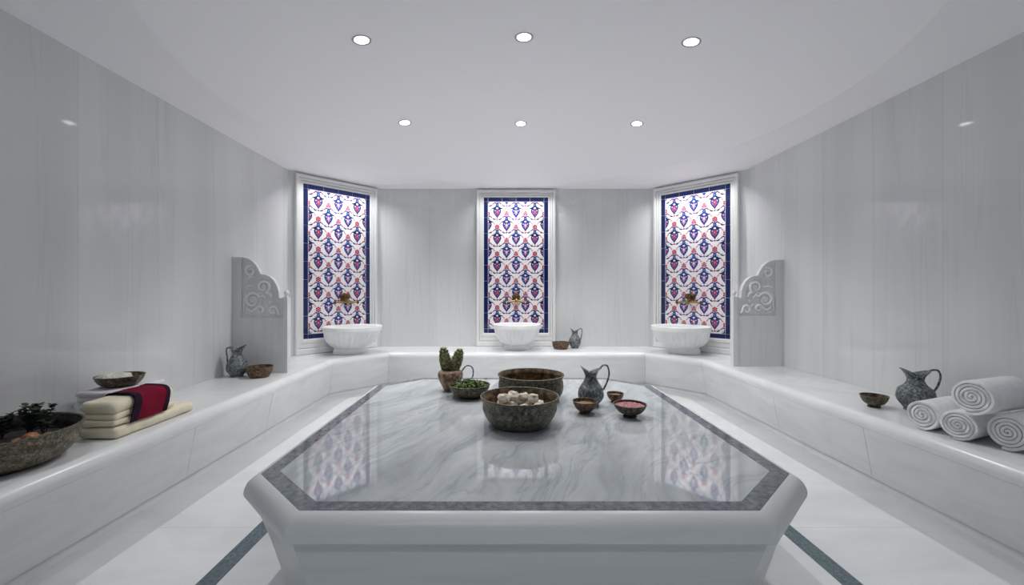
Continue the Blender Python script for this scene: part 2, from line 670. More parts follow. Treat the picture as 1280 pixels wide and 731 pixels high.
bl = [('long white marble bench along the side wall, carrying the big plant bowl and cream towels', 0),
      ('short white marble bench section across the angled corner beside the towel-and-plant-bowl bench', 1),
      ('white marble bench section along the back wall, under the middle basin', 2),
      ('short white marble bench section across the angled corner beside the rolled-towel bench', 3),
      ('long white marble bench along the side wall, carrying the rolled white towels', 4)]
for lab, i in bl:
    t = thing('marble_bench', lab, 'bench', (0, 0, 0), 0, 'built-in benches around the room')
    for nm, pr in (('seat', seat_prof), ('riser', riser_prof), ('plinth', plinth_prof)):
        if i in (0, 4) and nm == 'riser':
            # facing slabs with open joints between them
            ys = [-1.595, 0.6, 2.65, 3.54, None]
            for y0, y1 in zip(ys, ys[1:]):
                bm = bmesh.new()
                sweep_y(bm, i, pr, y0 + 0.0015, None if y1 is None else y1 - 0.0015)
                link(nm, bm, M['bench'], t, angle=30)
        else:
            bm = bmesh.new()
            if i in (0, 4):
                sweep_y(bm, i, pr, -1.595, None)
            else:
                sweep(bm, i, pr)
            link(nm, bm, M['bench'], t, angle=30)

# ------------------------------------------------------------------ heated platform
PC, HX, HY, CH = Vector((0.08, 2.315)), 0.964, 1.005, 0.265


def octo(d, z):
    hx, hy, c = HX + d, HY + d, CH + 0.586 * d
    pts = [(-hx + c, -hy), (hx - c, -hy), (hx, -hy + c), (hx, hy - c), (hx - c, hy), (-hx + c, hy), (-hx, hy - c), (-hx, -hy + c)]
    return [(PC.x + x, PC.y + y, z) for x, y in pts]


plat = thing('marble_platform', 'large eight-sided marble platform with a grey veined top in the middle of the room', 'platform')
bm = bmesh.new()
add_rings(bm, [octo(d, z) for d, z in ((-0.10, 0.0005), (-0.085, 0.06), (-0.03, 0.26), (0.025, 0.424))], True, True)
link('base', bm, M['rim'], plat, angle=25)
bm = bmesh.new()
rp = [(-0.2, 0.425), (0.034, 0.425), (0.044, 0.426), (0.050, 0.433), (0.051, 0.446), (0.047, 0.463), (0.039, 0.480), (0.027, 0.493), (0.013, 0.502), (0.0, SLAB)]
rings = [octo(d, z) for d, z in rp] + [octo(-0.0005, SLAB - 0.012), octo(-0.2, SLAB - 0.012)]
add_rings(bm, rings, False, False, True)
link('rim', bm, M['rim'], plat, angle=25)
bm = bmesh.new()
add_rings(bm, [octo(-0.001, SLAB - 0.011), octo(-0.001, SLAB), octo(-0.057, SLAB), octo(-0.057, SLAB - 0.011)], False, False, True)
o = link('inlay_band', bm, M['slate'], plat, smooth=False)
o['label'] = 'dark grey stone inlay band'
bm = bmesh.new()
add_rings(bm, [octo(-0.058, SLAB - 0.012), octo(-0.058, SLAB)])
o = link('top_slab', bm, M['top'], plat, smooth=False)
o['label'] = 'polished grey veined marble top'

# ------------------------------------------------------------------ ceiling lamps
lamp_px = [(452, 50, 'near', 'outer lamp on the towel-stack side'), (655, 46.5, 'near', 'middle lamp'), (864, 52.5, 'near', 'outer lamp on the rolled-towel side'),
           (506, 153.3, 'far', 'outer lamp on the towel-stack side'), (651, 154.5, 'far', 'middle lamp'), (796, 154.5, 'far', 'outer lamp on the rolled-towel side')]
for x, y, row, lab in lamp_px:
    z = 2.65
    for _ in range(12):
        d = (z - CAMZ) * F / (VY - y)
        X = (x - VX) * d / F
        z = ceil_z(X, d)
    L = thing('ceiling_lamp', 'recessed ceiling lamp, %s of the %s row' % (lab, 'nearer' if row == 'near' else 'farther'),
              'lamp', (X, d, z), 0, 'recessed ceiling lamps')
    gx = (ceil_z(X + 0.02, d) - ceil_z(X - 0.02, d)) / 0.04
    gy = (ceil_z(X, d + 0.02) - ceil_z(X, d - 0.02)) / 0.04
    qt = Vector((-gx, -gy, 1)).to_track_quat('Z', 'Y')
    L.rotation_mode = 'QUATERNION'
    L.rotation_quaternion = qt
    bm = bmesh.new()
    add_lathe(bm, [(0.046, 0.004), (0.046, -0.0018), (0.050, -0.003), (0.060, -0.003), (0.063, 0.004)], 40)
    link('trim_ring', bm, M['lamp_trim'], L)
    bm = bmesh.new()
    add_lathe(bm, [(0, -0.0015), (0.0455, -0.0015), (0.0455, 0.003), (0, 0.003)], 32)
    o = link('lens', bm, M['lamp_glow'], L, smooth=False)
    o['label'] = 'glowing white lens'
    sp = spot('lamp_light', (0, 0, -0.012), POWER_NEAR if row == 'near' else POWER_FAR, 104 if row == 'near' else 118, 0.9, LAMP_COL, 0.012)
    sp.parent = L
    sp.rotation_mode = 'QUATERNION'
    sp.rotation_quaternion = qt.inverted()

# ------------------------------------------------------------------ tile panels
TW, TH = 0.885, 1.862       # tiled area with its border
TB = 0.058


def clip_poly(pts, x0, x1, z0, z1):
    def cl(p, f, g):
        out = []
        for i in range(len(p)):
            a, b = p[i], p[(i + 1) % len(p)]
            fa, fb = f(a), f(b)
            if fa >= 0:
                out.append(a)
            if (fa >= 0) != (fb >= 0):
                t = fa / (fa - fb)
                out.append((a[0] + (b[0] - a[0]) * t, a[1] + (b[1] - a[1]) * t))
        return out
    for f in (lambda p: p[0] - x0, lambda p: x1 - p[0], lambda p: p[1] - z0, lambda p: z1 - p[1]):
        pts = cl(pts, f, None)
        if len(pts) < 3:
            return []
    return pts


def mirror(p):
    return p + [(-x, y) for x, y in reversed(p) if abs(x) > 1e-9]


def disc(cx, cy, rx, ry=None, n=10, rot=0.0):
    ry = ry or rx
    c, s = math.cos(rot), math.sin(rot)
    return [(cx + rx * math.cos(2 * PI * k / n) * c - ry * math.sin(2 * PI * k / n) * s,
             cy + rx * math.cos(2 * PI * k / n) * s + ry * math.sin(2 * PI * k / n) * c) for k in range(n)]


def leaf(p0, p1, wdt, bend=0.0, n=5):
    p0, p1 = Vector(p0), Vector(p1)
    d = p1 - p0
    nr = Vector((-d.y, d.x))
    up, dn = [], []
    for k in range(n + 1):
        t = k / n
        c = p0 + d * t + nr * bend * 4 * t * (1 - t)
        h = wdt * math.sin(PI * min(1, t * 0.9 + 0.05)) ** 0.7
        nn = nr.normalized()
        up.append(tuple(c + nn * h))
        dn.append(tuple(c - nn * h))
    return up + list(reversed(dn))


TILE_MATS = ['tile_white', 'navy', 'blue', 'sky', 'red', 'pink', 'violet']
HEART = mirror([(0.0, 0.040), (0.014, 0.050), (0.030, 0.050), (0.042, 0.040), (0.050, 0.022), (0.049, 0.004), (0.042, -0.016),
                (0.031, -0.034), (0.018, -0.052), (0.008, -0.066), (0.0, -0.080)])


def motif(rich):
    out = []   # (layer, material index, polygon)
    dk = 1 if rich else 2
    out.append((1, dk, [(x * 1.10, y * 1.04) for x, y in HEART]))
    out.append((2, 6 if rich else 2, [(x * 0.84, y * 0.80) for x, y in HEART]))
    for s in (-1, 1):
        out.append((3, 0, disc(s * 0.030, 0.022, 0.007, 0.006, 8)))
        out.append((3, 3, disc(s * 0.024, -0.014, 0.006, 0.008, 8)))
        out.append((3, 4 if rich else 5, disc(s * 0.012, 0.012, 0.011, 0.014, 8)))
    out.append((3, 4 if rich else 5, mirror([(0, 0.034), (0.010, 0.018), (0.017, -0.004), (0.010, -0.024), (0, -0.048)])))
    out.append((4, 5 if rich else 0, disc(0, 0.004, 0.008, 0.011, 8)))
    out.append((1, 4, disc(0, -0.096, 0.012, 0.012, 8)))
    for s in (-1, 1):
        # ogee of leaves closing round the heart
        out.append((1, dk, leaf((s * 0.004, 0.092), (s * 0.078, 0.052), 0.0135, -s * 0.20)))
        out.append((2, 3, leaf((s * 0.018, 0.094), (s * 0.058, 0.082), 0.004, -s * 0.14)))
        out.append((1, 5, leaf((s * 0.074, 0.056), (s * 0.108, 0.012), 0.008, -s * 0.10)))
        out.append((1, dk, leaf((s * 0.012, -0.098), (s * 0.064, -0.076), 0.009, -s * 0.18)))
        out.append((1, 4, leaf((s * 0.062, -0.078), (s * 0.098, -0.046), 0.008, -s * 0.12)))
        out.append((1, 2, leaf((s * 0.010, 0.112), (s * 0.044, 0.132), 0.009, s * 0.20)))
        out.append((1, 5, disc(s * 0.036, -0.074, 0.007, 0.006, 8)))
    for k in range(6):
        an = PI / 6 + k * PI / 3
        out.append((1, 4 if (rich or k % 2) else 5, disc(0.021 * math.cos(an), 0.166 + 0.023 * math.sin(an), 0.0135, 0.0135, 9)))
    out.append((2, 5, disc(0, 0.166, 0.016, 0.017, 10)))
    out.append((3, dk, disc(0, 0.166, 0.008, 0.009, 8)))
    out.append((1, 2, mirror([(0, 0.140), (0.010, 0.122), (0.022, 0.100), (0.018, 0.078), (0, 0.062)])))
    out.append((2, 3, disc(0, 0.098, 0.007, 0.014, 8)))
    return out


MOT = {True: motif(True), False: motif(False)}
TILE_SPACING, TILE_PERIOD = 0.1295, 0.369


def tile_panel(loc, rz, label, dropped=False):
    """back plane at local y = 0, front towards -y"""
    P = thing('tile_panel', label, 'tile panel', loc, rz, 'floral tile panels')
    base = 1.17 - 0.573 - loc[2]      # foot of the tiled area above the bench
    x0, x1 = -TW / 2 + TB, TW / 2 - TB
    z0, z1 = base + TB, base + TH - TB
    Y = -0.012
    bm = bmesh.new()
    add_box(bm, x0, x1, Y, -0.0005, z0, z1)
    # grout grid between square tiles is left to the faint gaps of the drawing
    for ci in range(-3, 4):
        rich = ci % 2 == 0
        cx = ci * TILE_SPACING
        for k in range(-1, 7):
            cz = z1 - 0.145 - k * TILE_PERIOD - (0 if ci % 2 == 0 else TILE_PERIOD / 2)
            use = MOT[ci in (-2, 2) or (abs(ci) == 3)]
            for lay, mi, pts in use:
                q = clip_poly([(cx + x, cz + y) for x, y in pts], x0 + 0.004, x1 - 0.004, z0 + 0.004, z1 - 0.004)
                if len(q) < 3:
                    continue
                ar = sum(q[i][0] * q[(i + 1) % len(q)][1] - q[(i + 1) % len(q)][0] * q[i][1] for i in range(len(q)))
                if abs(ar) < 1e-7:
                    continue
                yy = Y - 0.00035 * lay
                f = bm.faces.new([bm.verts.new((a, yy, b)) for a, b in (q if ar > 0 else list(reversed(q)))])
                f.material_index = mi
    me = bpy.data.meshes.new('tile_field')
    bm.to_mesh(me)
    bm.free()
    link('tile_field', me, [M[k] for k in TILE_MATS], P, smooth=False)
    # navy border of separate tiles with pale joints
    bm = bmesh.new()
    jt = 0.004

    def bt(a0, a1, b0, b1):
        add_box(bm, a0 + jt / 2, a1 - jt / 2, Y - 0.002, -0.0005, b0 + jt / 2, b1 - jt / 2)
    nx, nz = 4, 8
    for k in range(nx):
        a0 = x0 + (x1 - x0) * k / nx
        a1 = x0 + (x1 - x0) * (k + 1) / nx
        bt(a0, a1, z1, z1 + TB)
        bt(a0, a1, z0 - TB, z0)
    for k in range(nz):
        b0 = z0 + (z1 - z0) * k / nz
        b1 = z0 + (z1 - z0) * (k + 1) / nz
        bt(x0 - TB, x0, b0, b1)
        bt(x1, x1 + TB, b0, b1)
    for a in (x0 - TB, x1):
        for b in (z0 - TB, z1):
            bt(a, a + TB, b, b + TB)
    o = link('tile_border', bm, M['navy'], P, smooth=False)
    o['label'] = 'navy blue border tiles'
    bm = bmesh.new()
    add_box(bm, x0 - TB, x1 + TB, -0.009, -0.0003, z0 - TB, z1 + TB)
    link('grout', bm, M['tile_white'], P, smooth=False)
    # stepped marble frame
    bm = bmesh.new()
    W, zb, zt = TW / 2, z0 - TB, z1 + TB
    ft, fs, fb = 0.098, 0.098, zb - 0.001
    pr = [(0.0, 0.0), (0.0, 0.016), (0.006, 0.022), (0.024, 0.022), (0.0245, 0.010), (0.030, 0.010), (0.0305, 0.034), (0.054, 0.034), (0.0545, 0.020), (0.060, 0.020), (0.0605, 0.046), (0.066, 0.050), (0.092, 0.050), (0.098, 0.042), (0.098, 0.0)]
    rings = []
    for d, h in pr:
        dbot = d / 0.098 * fb
        rings.append([(-W - d, -h, zb - dbot), (W + d, -h, zb - dbot), (W + d, -h, zt + d), (-W - d, -h, zt + d)])
    add_rings(bm, rings, False, False)
    link('frame', bm, M['frame'], P, angle=20)
    return P


def wall_frame(i, t=0.5):
    a, b = ROOM[i], ROOM[i + 1]
    p = a + (b - a) * t
    n = inward(i)
    return p, n, math.atan2(n.x, -n.y)


panels = []
for i, t, lab in ((1, 0.5, 'floral blue and red tile panel on the angled wall nearest the cream towel stack'),
                  (2, (0.176 + 1.69) / 3.72, 'floral blue and red tile panel in the middle of the flat back wall'),
                  (3, 0.5, 'floral blue and red tile panel on the angled wall nearest the rolled white towels')):
    p, n, a = wall_frame(i, t)
    tile_panel((p.x + n.x * 0.0005, p.y + n.y * 0.0005, BENCH + 0.0005), a, lab)
    panels.append((p, n, a))
    # concealed washer light at the ceiling in front of the panel
    q = p + n * 0.24
    ll = bpy.data.lights.new('panel_light', 'AREA')
    ll.shape = 'RECTANGLE'
    ll.size, ll.size_y = 0.85, 0.05
    ll.energy = POWER_PANEL
    ll.color = (0.97, 0.985, 1.0)
    ll.spread = R(115)
    lo = bpy.data.objects.new('panel_light', ll)
    COL.objects.link(lo)
    lo.location = (q.x, q.y, 2.585)
    z_ = (Vector(lo.location) - Vector((p.x + n.x * 0.10, p.y + n.y * 0.10, 0.5))).normalized()
    x_ = Vector((math.cos(a), math.sin(a), 0))
    lo.rotation_euler = Matrix((x_, z_.cross(x_), z_)).transposed().to_euler()

# ------------------------------------------------------------------ basins and taps
NF = 30


def basin(p, n, a, label, off, Rr=0.34):
    c = p + n * off
    B = thing('marble_basin', label, 'basin', (c.x, c.y, BENCH + 0.0005), a, 'fluted marble basins')
    bm = bmesh.new()
    outer = [(0.178, 0.0), (0.182, 0.010), (0.178, 0.046), (0.170, 0.056), (0.180, 0.064), (0.225, 0.085), (0.268, 0.125),
             (0.297, 0.175), (0.310, 0.212), (0.314, 0.218), (0.322, 0.222), (0.326, 0.230), (0.326, 0.256), (0.320, 0.266), (0.308, 0.268)]
    inner = [(0.285, 0.262), (0.272, 0.235), (0.245, 0.17), (0.18, 0.11), (0.09, 0.09)]
    prof = [(0, 0.0)] + outer + inner + [(0, 0.088)]

    def mod(r, z, ang, i):
        fl = 0.0
        k_ = Rr / 0.325
        if 0.062 < z < 0.215 and i < 11:
            fl = 0.016 * (abs(math.cos(ang * NF / 2)) - 0.6) * min(1, (z - 0.062) / 0.03) * min(1, (0.216 - z) / 0.01)
        rr = r * (1 + fl * 2.6) * k_
        sh = 0.09 * max(0.0, 1 - z / 0.24)
        return (rr * math.cos(ang), rr * math.sin(ang) + sh, z * 1.24)
    # poles of the lathe have to follow the shift of the foot
    pr = [(0.001 if q[0] == 0 else q[0], q[1]) for q in prof]
    add_lathe(bm, pr, NF * 8, mod)
    link('bowl', bm, M['basin'], B, angle=50)
    bm = bmesh.new()
    bead = [(0.316 + 0.0125 * math.cos(t_), 0.262 + 0.009 * math.sin(t_)) for t_ in [2 * PI * q / 12 for q in range(13)]]

    def bmod(r, z, ang, i):
        k_ = 0.55 + 0.45 * abs(math.sin(ang * 22))
        rr = (0.316 + (r - 0.316) * k_) * Rr / 0.325
        return (rr * math.cos(ang), rr * math.sin(ang), (0.264 + (z - 0.262) * k_) * 1.24)
    add_lathe(bm, bead, 264, bmod)
    bmesh.ops.remove_doubles(bm, verts=bm.verts[:], dist=1e-6)
    link('beaded_rim', bm, M['basin'], B)


basin(*panels[0], 'white fluted marble basin on the angled bench nearest the cream towel stack', 0.37)
basin(*panels[1], 'white fluted marble basin on the back bench, in the middle', 0.39, 0.305)
basin(*panels[2], 'white fluted marble basin on the angled bench nearest the rolled white towels', 0.37)


def tap(p, n, a, label, du):
    q = p + Vector((math.cos(a), math.sin(a))) * du + n * 0.0
    T = thing('brass_tap', label, 'tap', (q.x, q.y, 1.095), a, 'brass taps above the basins')
    y0 = -0.016
    bm = bmesh.new()
    add_lathe(bm, [(0, 0), (0.052, 0), (0.055, 0.006), (0.045, 0.014), (0.024, 0.02), (0, 0.021)], 24,
              lambda r, z, an, i: (r * (1 + 0.08 * math.cos(an * 8)) * math.cos(an), y0 - z, r * (1 + 0.08 * math.cos(an * 8)) * math.sin(an)))
    for v in bm.verts:
        if abs(v.co.x) < 1e-7 and abs(v.co.y) < 1e-7:
            v.co = (0, y0 if v.co.z < 0.01 else y0 - 0.021, 0)
    link('wall_rosette', bm, M['brass_dark'], T)
    bm = bmesh.new()
    add_tube(bm, catmull([(0, y0, 0), (0, y0 - 0.06, -0.005), (0, y0 - 0.10, -0.03), (0, y0 - 0.115, -0.085)], 6), 0.014, 12)
    add_ball(bm, (0, y0 - 0.115, -0.088), 0.019, 12, 8, (1, 1, 0.6))
    link('spout', bm, M['brass'], T)
    bm = bmesh.new()
    add_tube(bm, [(-0.15, y0 - 0.07, -0.066), (-0.06, y0 - 0.06, -0.062), (0, y0 - 0.06, -0.055), (0.06, y0 - 0.06, -0.062), (0.15, y0 - 0.07, -0.066)], [0.010, 0.014, 0.016, 0.014, 0.010], 10)
    add_tube(bm, [(0, y0 - 0.06, -0.06), (0, y0 - 0.06, 0.0)], 0.012, 10)
    cb = link('crossbar', bm, M['brass'], T)
    for s in (-1, 1):
        bm = bmesh.new()
        add_ball(bm, (s * 0.155, y0 - 0.07, -0.066), 0.02, 12, 8)
        add_tube(bm, [(s * 0.155, y0 - 0.07, -0.09), (s * 0.155, y0 - 0.07, -0.045)], 0.008, 8)
        link('handle', bm, M['brass_dark'], cb)
    bm = bmesh.new()
    for k in range(8):
        an = 2 * PI * k / 8
        add_ball(bm, (0.024 * math.cos(an), y0 - 0.105, 0.024 * math.sin(an) + 0.012), 0.013, 8, 6)
    add_ball(bm, (0, y0 - 0.11, 0.012), 0.017, 10, 8)
    add_tube(bm, [(0, y0 - 0.03, 0.004), (0, y0 - 0.10, 0.012)], 0.01, 8)
    link('knob', bm, M['brass_dark'], T)


tap(*panels[0], 'brass tap on the tile panel nearest the cream towel stack', 0.07)
tap(*panels[1], 'brass tap on the middle tile panel of the back wall', 0.0)
tap(*panels[2], 'brass tap on the tile panel nearest the rolled white towels', -0.03)

# ------------------------------------------------------------------ carved divider screens


def screen(x, y, sgn, label):
    T = thing('divider_screen', label, 'divider screen', (x, y, BENCH + 0.0005), 0, 'carved marble divider screens')
    out = [(0.0, 0.0), (0.47, 0.0), (0.47, 0.693)]
    out += [(0.432, 0.693), (0.431, 0.70), (0.428, 0.755), (0.412, 0.808), (0.385, 0.856), (0.35, 0.890), (0.31, 0.908), (0.262, 0.915)]
    out += [(0.257, 0.925), (0.243, 0.958), (0.218, 1.0), (0.185, 1.035), (0.14, 1.06), (0.09, 1.072), (0.0, 1.074)]

    def ext(bm, poly, y0, y1):
        add_rings(bm, [[(sgn * u, y0, v) for u, v in poly], [(sgn * u, y1, v) for u, v in poly]])
    bm = bmesh.new()
    ext(bm, out, 0.012, 0.05)
    link('panel', bm, M['screen'], T, smooth=False)
    # raised border that follows the stepped outline and the dado
    bm = bmesh.new()
    ext(bm, [(0, 0), (0.47, 0), (0.47, 0.512), (0, 0.512)], 0.0, 0.0125)
    ext(bm, [(0, 0.512), (0.085, 0.512), (0.085, 1.072), (0, 1.074)], 0.0, 0.0125)
    inn = []
    top = out[3:]
    for (u, v) in top[:-1]:
        inn.append((max(u - 0.030, 0.085), v - 0.030))
    edge = [q for q in top[:-1]]
    for k in range(len(edge) - 1):
        ext(bm, [edge[k], edge[k + 1], inn[k + 1], inn[k]], 0.0, 0.0125)
    ext(bm, [(0.462, 0.512), (0.47, 0.512), (0.47, 0.693), (0.432, 0.693), (0.402, 0.663), (0.462, 0.663)], 0.0, 0.0125)
    link('border', bm, M['screen'], T, smooth=False)
    # scrolls
    bm = bmesh.new()

    def scroll(cx, cz, r, a0, turns, cw, tail=None, wd=0.011):
        pts = []
        nn = 22
        for k in range(nn + 1):
            t = k / nn
            rr = r * (1 - 0.72 * t)
            an = a0 + cw * turns * 2 * PI * t
            pts.append((sgn * (cx + rr * math.cos(an)), 0.006, cz + rr * math.sin(an)))
        if tail:
            pts = catmull([(sgn * q[0], 0.006, q[1]) for q in tail] + [pts[0]], 5)[:-1] + pts
        m = len(pts)
        add_tube(bm, pts, [wd * (0.55 + 0.6 * math.sin(PI * min(1, 0.12 + k / m))) for k in range(m)], 8)

    def flower(cx, cz, r, np_=6):
        for k in range(np_):
            an = 2 * PI * k / np_
            add_ball(bm, (sgn * (cx + r * 0.62 * math.cos(an)), 0.008, cz + r * 0.62 * math.sin(an)), r * 0.42, 8, 6, (1, 0.5, 1))
        add_ball(bm, (sgn * cx, 0.006, cz), r * 0.3, 8, 6, (1, 0.7, 1))
    scroll(0.165, 0.945, 0.052, R(60), 1.3, 1, None)
    scroll(0.285, 0.80, 0.062, R(-60), 1.35, 1, [(0.36, 0.70), (0.35, 0.73)])
    scroll(0.185, 0.675, 0.075, R(20), 1.4, 1, [(0.31, 0.69), (0.28, 0.72)])
    scroll(0.255, 0.585, 0.036, R(160), 1.2, -1, [(0.13, 0.60), (0.17, 0.57)])
    scroll(0.375, 0.575, 0.044, R(-20), 1.3, 1, [(0.44, 0.535), (0.43, 0.545)])
    flower(0.185, 0.675, 0.03)
    flower(0.29, 0.80, 0.026)
    flower(0.376, 0.572, 0.02, 5)
    for (u0, v0, u1, v1) in ((0.13, 0.87, 0.20, 0.89), (0.12, 0.55, 0.19, 0.53), (0.23, 0.72, 0.28, 0.735), (0.30, 0.62, 0.33, 0.60), (0.34, 0.64, 0.36, 0.665), (0.11, 0.79, 0.20, 0.80), (0.12, 0.74, 0.10, 0.56), (0.33, 0.85, 0.36, 0.80)):
        mid = ((u0 + u1) / 2, (v0 + v1) / 2 + 0.012)
        add_tube(bm, catmull([(sgn * u0, 0.009, v0), (sgn * mid[0], 0.006, mid[1]), (sgn * u1, 0.009, v1)], 4), [0.003, 0.006, 0.008, 0.009, 0.009, 0.008, 0.006, 0.004, 0.003], 6)
    o = link('carved_scrolls', bm, M['carve'], T)
    o['label'] = 'whiter carved scrollwork and flowers'
    bm = bmesh.new()
    ux = sgn * 0.492
    add_box(bm, min(ux - 0.022, ux + 0.022), max(ux - 0.022, ux + 0.022), -0.006, 0.056, 0.0, 0.70)
    post = link('post', bm, M['screen'], T, smooth=False)
    bm = bmesh.new()
    add_lathe(bm, [(0, 0.699), (0.018, 0.699), (0.014, 0.712), (0.010, 0.718), (0.020, 0.728), (0.024, 0.742), (0.019, 0.756), (0.008, 0.766), (0, 0.772)], 20, None, (ux, 0.025, 0))
    link('finial', bm, M['screen'], post)


screen(-2.5095, 4.0, 1, 'carved white marble divider screen standing behind the small jug and dark bowl')
screen(2.8295, 4.35, -1, 'carved white marble divider screen on the rolled-towel bench, with nothing before it')

# ------------------------------------------------------------------ vessels


def bowl(loc, r, h, rb, label, mat, inner, prof='round', cat='bowl', name='metal_bowl', group=None, rim=True, rz=0):
    T = thing(name, label, cat, loc, rz, group)
    t = max(0.003, r * 0.028)
    if prof == 'round':
        out = [(rb * 0.96, 0.0), (rb, 0.004), (rb + (r - rb) * 0.42, h * 0.22), (rb + (r - rb) * 0.74, h * 0.50), (rb + (r - rb) * 0.93, h * 0.80), (r, h)]
    elif prof == 'footed':
        out = [(rb * 0.98, 0.0), (rb, h * 0.05), (rb * 0.92, h * 0.16), (rb + (r - rb) * 0.42, h * 0.34), (rb + (r - rb) * 0.76, h * 0.60), (r * 0.97, h * 0.88), (r, h)]
    elif prof == 'waist':      # belly below a narrower neck, then a rolled lip
        out = [(rb * 0.97, 0.0), (rb, h * 0.025), (r * 0.80, h * 0.16), (r * 0.895, h * 0.38), (r * 0.95, h * 0.58), (r * 0.945, h * 0.74), (r * 0.955, h * 0.84), (r, h)]
    else:                      # 'drum': steep sides
        out = [(rb * 0.97, 0.0), (rb, 0.005), (r * 0.93, h * 0.22), (r * 0.985, h * 0.48), (r * 0.975, h * 0.72), (r * 0.955, h * 0.84), (r, h)]
    oc = catmull(out, 4)
    ic = [(max(a - t, 0.001), max(b, t * 1.3)) for a, b in reversed(oc) if b > t * 1.3]
    bm = bmesh.new()
    add_lathe(bm, [(0, 0)] + oc + [(r - t * 0.5, h + t * 0.2)] , 56)
    link('body', bm, mat, T, angle=40)
    bm = bmesh.new()
    add_lathe(bm, [(r - t * 0.5, h + t * 0.2)] + ic + [(0, t * 1.3)], 56)
    o = link('inside', bm, inner, T, angle=60)
    if rim:
        bm = bmesh.new()
        rr = max(0.0028, r * 0.024)
        ring = [(r - t * 0.4 + rr * math.cos(a), h + rr * 0.8 * math.sin(a)) for a in [2 * PI * k / 10 for k in range(10)]]
        add_lathe(bm, ring + [ring[0]], 56)
        bmesh.ops.remove_doubles(bm, verts=bm.verts[:], dist=1e-6)
        link('rim', bm, M['rim_metal'], T)
    return T


def jug(loc, h, rbelly, rz, label, mat, squat=0.30, spout=1.0, handle_h=0.0, hand_out=1.0):
    """spout towards local -x, handle towards +x"""
    T = thing('metal_jug', label, 'jug', loc, rz, 'metal jugs')
    rb, rn = rbelly * 0.58, rbelly * 0.44
    out = [(rb * 0.96, 0.0, 0), (rb, h * 0.015, 0), (rb * 1.05, h * 0.05, 0), (rbelly * 0.93, h * squat * 0.6, 0), (rbelly, h * squat, 0), (rbelly * 0.90, h * (squat + 0.15), 0),
           (rbelly * 0.62, h * 0.60, 0), (rn * 1.02, h * 0.72, 0.0), (rn * 1.08, h * 0.80, 0.25), (rn * 1.32, h * 0.88, 0.7), (rn * 1.55, h * 0.92, 1.0)]
    oc = catmull(out, 5)
    t = 0.0035
    ic = [(a - t, b, c) for a, b, c in reversed(oc) if b > h * 0.45]
    prof = [(0, 0.0)] + [(a, b) for a, b, c in oc] + [(a, b) for a, b, c in ic] + [(0.001, h * 0.45)]
    tt = [0] + [c for _, _, c in oc] + [c for _, _, c in ic] + [0]

    def mod(r, z, a, i):
        k = max(0.0, tt[i])
        s = max(0.0, -math.cos(a))
        b = max(0.0, math.cos(a))
        rr = r * (1 + k * (0.26 * spout * s ** 2 + 0.10 * b ** 2 - 0.10 * (1 - abs(math.cos(a)))))
        zz = z + k * h * (0.10 * s ** 2 + 0.05 * b ** 3 - 0.06 * (1 - abs(math.cos(a))) ** 1.0)
        return (rr * math.cos(a), rr * math.sin(a), zz)
    bm = bmesh.new()
    add_lathe(bm, prof, 48, mod)
    link('body', bm, mat, T, angle=60)
    bm = bmesh.new()
    x0 = rn * 1.55
    ho = rbelly * hand_out
    pts = catmull([(x0 * 0.98, 0, h * 0.93), (x0 + ho * 0.28, 0, h * (0.985 + handle_h)), (x0 + ho * 0.66, 0, h * (0.97 + handle_h)), (x0 + ho * 0.80, 0, h * 0.82),
                   (x0 + ho * 0.62, 0, h * 0.60), (rbelly * 0.98, 0, h * (squat + 0.10))], 6)
    m = len(pts)
    add_tube(bm, pts, [h * (0.022 + 0.008 * abs(k / m - 0.5)) for k in range(m)], 8)
    link('handle', bm, mat, T)
    bm = bmesh.new()
    add_lathe(bm, [(0, -0.0), (rb * 1.04, 0.0), (rb * 1.06, h * 0.02), (rb * 1.0, h * 0.035), (0, h * 0.03)], 40)
    link('foot', bm, mat, T)
    return T


ZS = SLAB + 0.0005
ZB = BENCH + 0.0005


def at(x, d, z):
    return ((x - VX) * d / F, d, z)


# on the platform
GB = 'bowls on the marble platform'
front = bowl(at(649.5, 2.16, ZS), 0.195, 0.142, 0.135, 'large dark bronze bowl full of pale round stones, at the front of the platform', M['bronze_green'], M['inner'], 'waist', group=GB)
back = bowl(at(663.5, 2.68, ZS), 0.204, 0.150, 0.165, 'large dark drum-shaped bronze bowl, empty, behind the stone-filled bowl', M['bronze'], M['inner'], 'drum', group=GB)
jug(at(738.5, 2.52, ZS), 0.224, 0.074, R(0), 'grey engraved metal jug on the platform, handle towards the small bowls', M['pewter'], 0.30, 1.0, 0.05, 0.95)
bowl(at(731.5, 2.36, ZS), 0.068, 0.066, 0.032, 'small bronze bowl of brown spice directly before the platform jug', M['copper'], M['inner'], 'footed', group=GB)
bowl(at(769, 2.60, ZS), 0.050, 0.052, 0.026, 'smallest bronze bowl of reddish spice behind the pink-filled bowl', M['copper'], M['inner'], 'footed', group=GB)
bowl(at(787.5, 2.30, ZS), 0.086, 0.066, 0.036, 'dark bronze bowl filled with pink salt at the platform jug\'s handle side', M['bronze'], M['inner'], 'footed', group=GB)
bowl(at(587, 2.72, ZS), 0.128, 0.078, 0.072, 'shallow bronze dish heaped with green leaves beside the cactus pot', M['bronze'], M['inner'], 'round', group=GB)


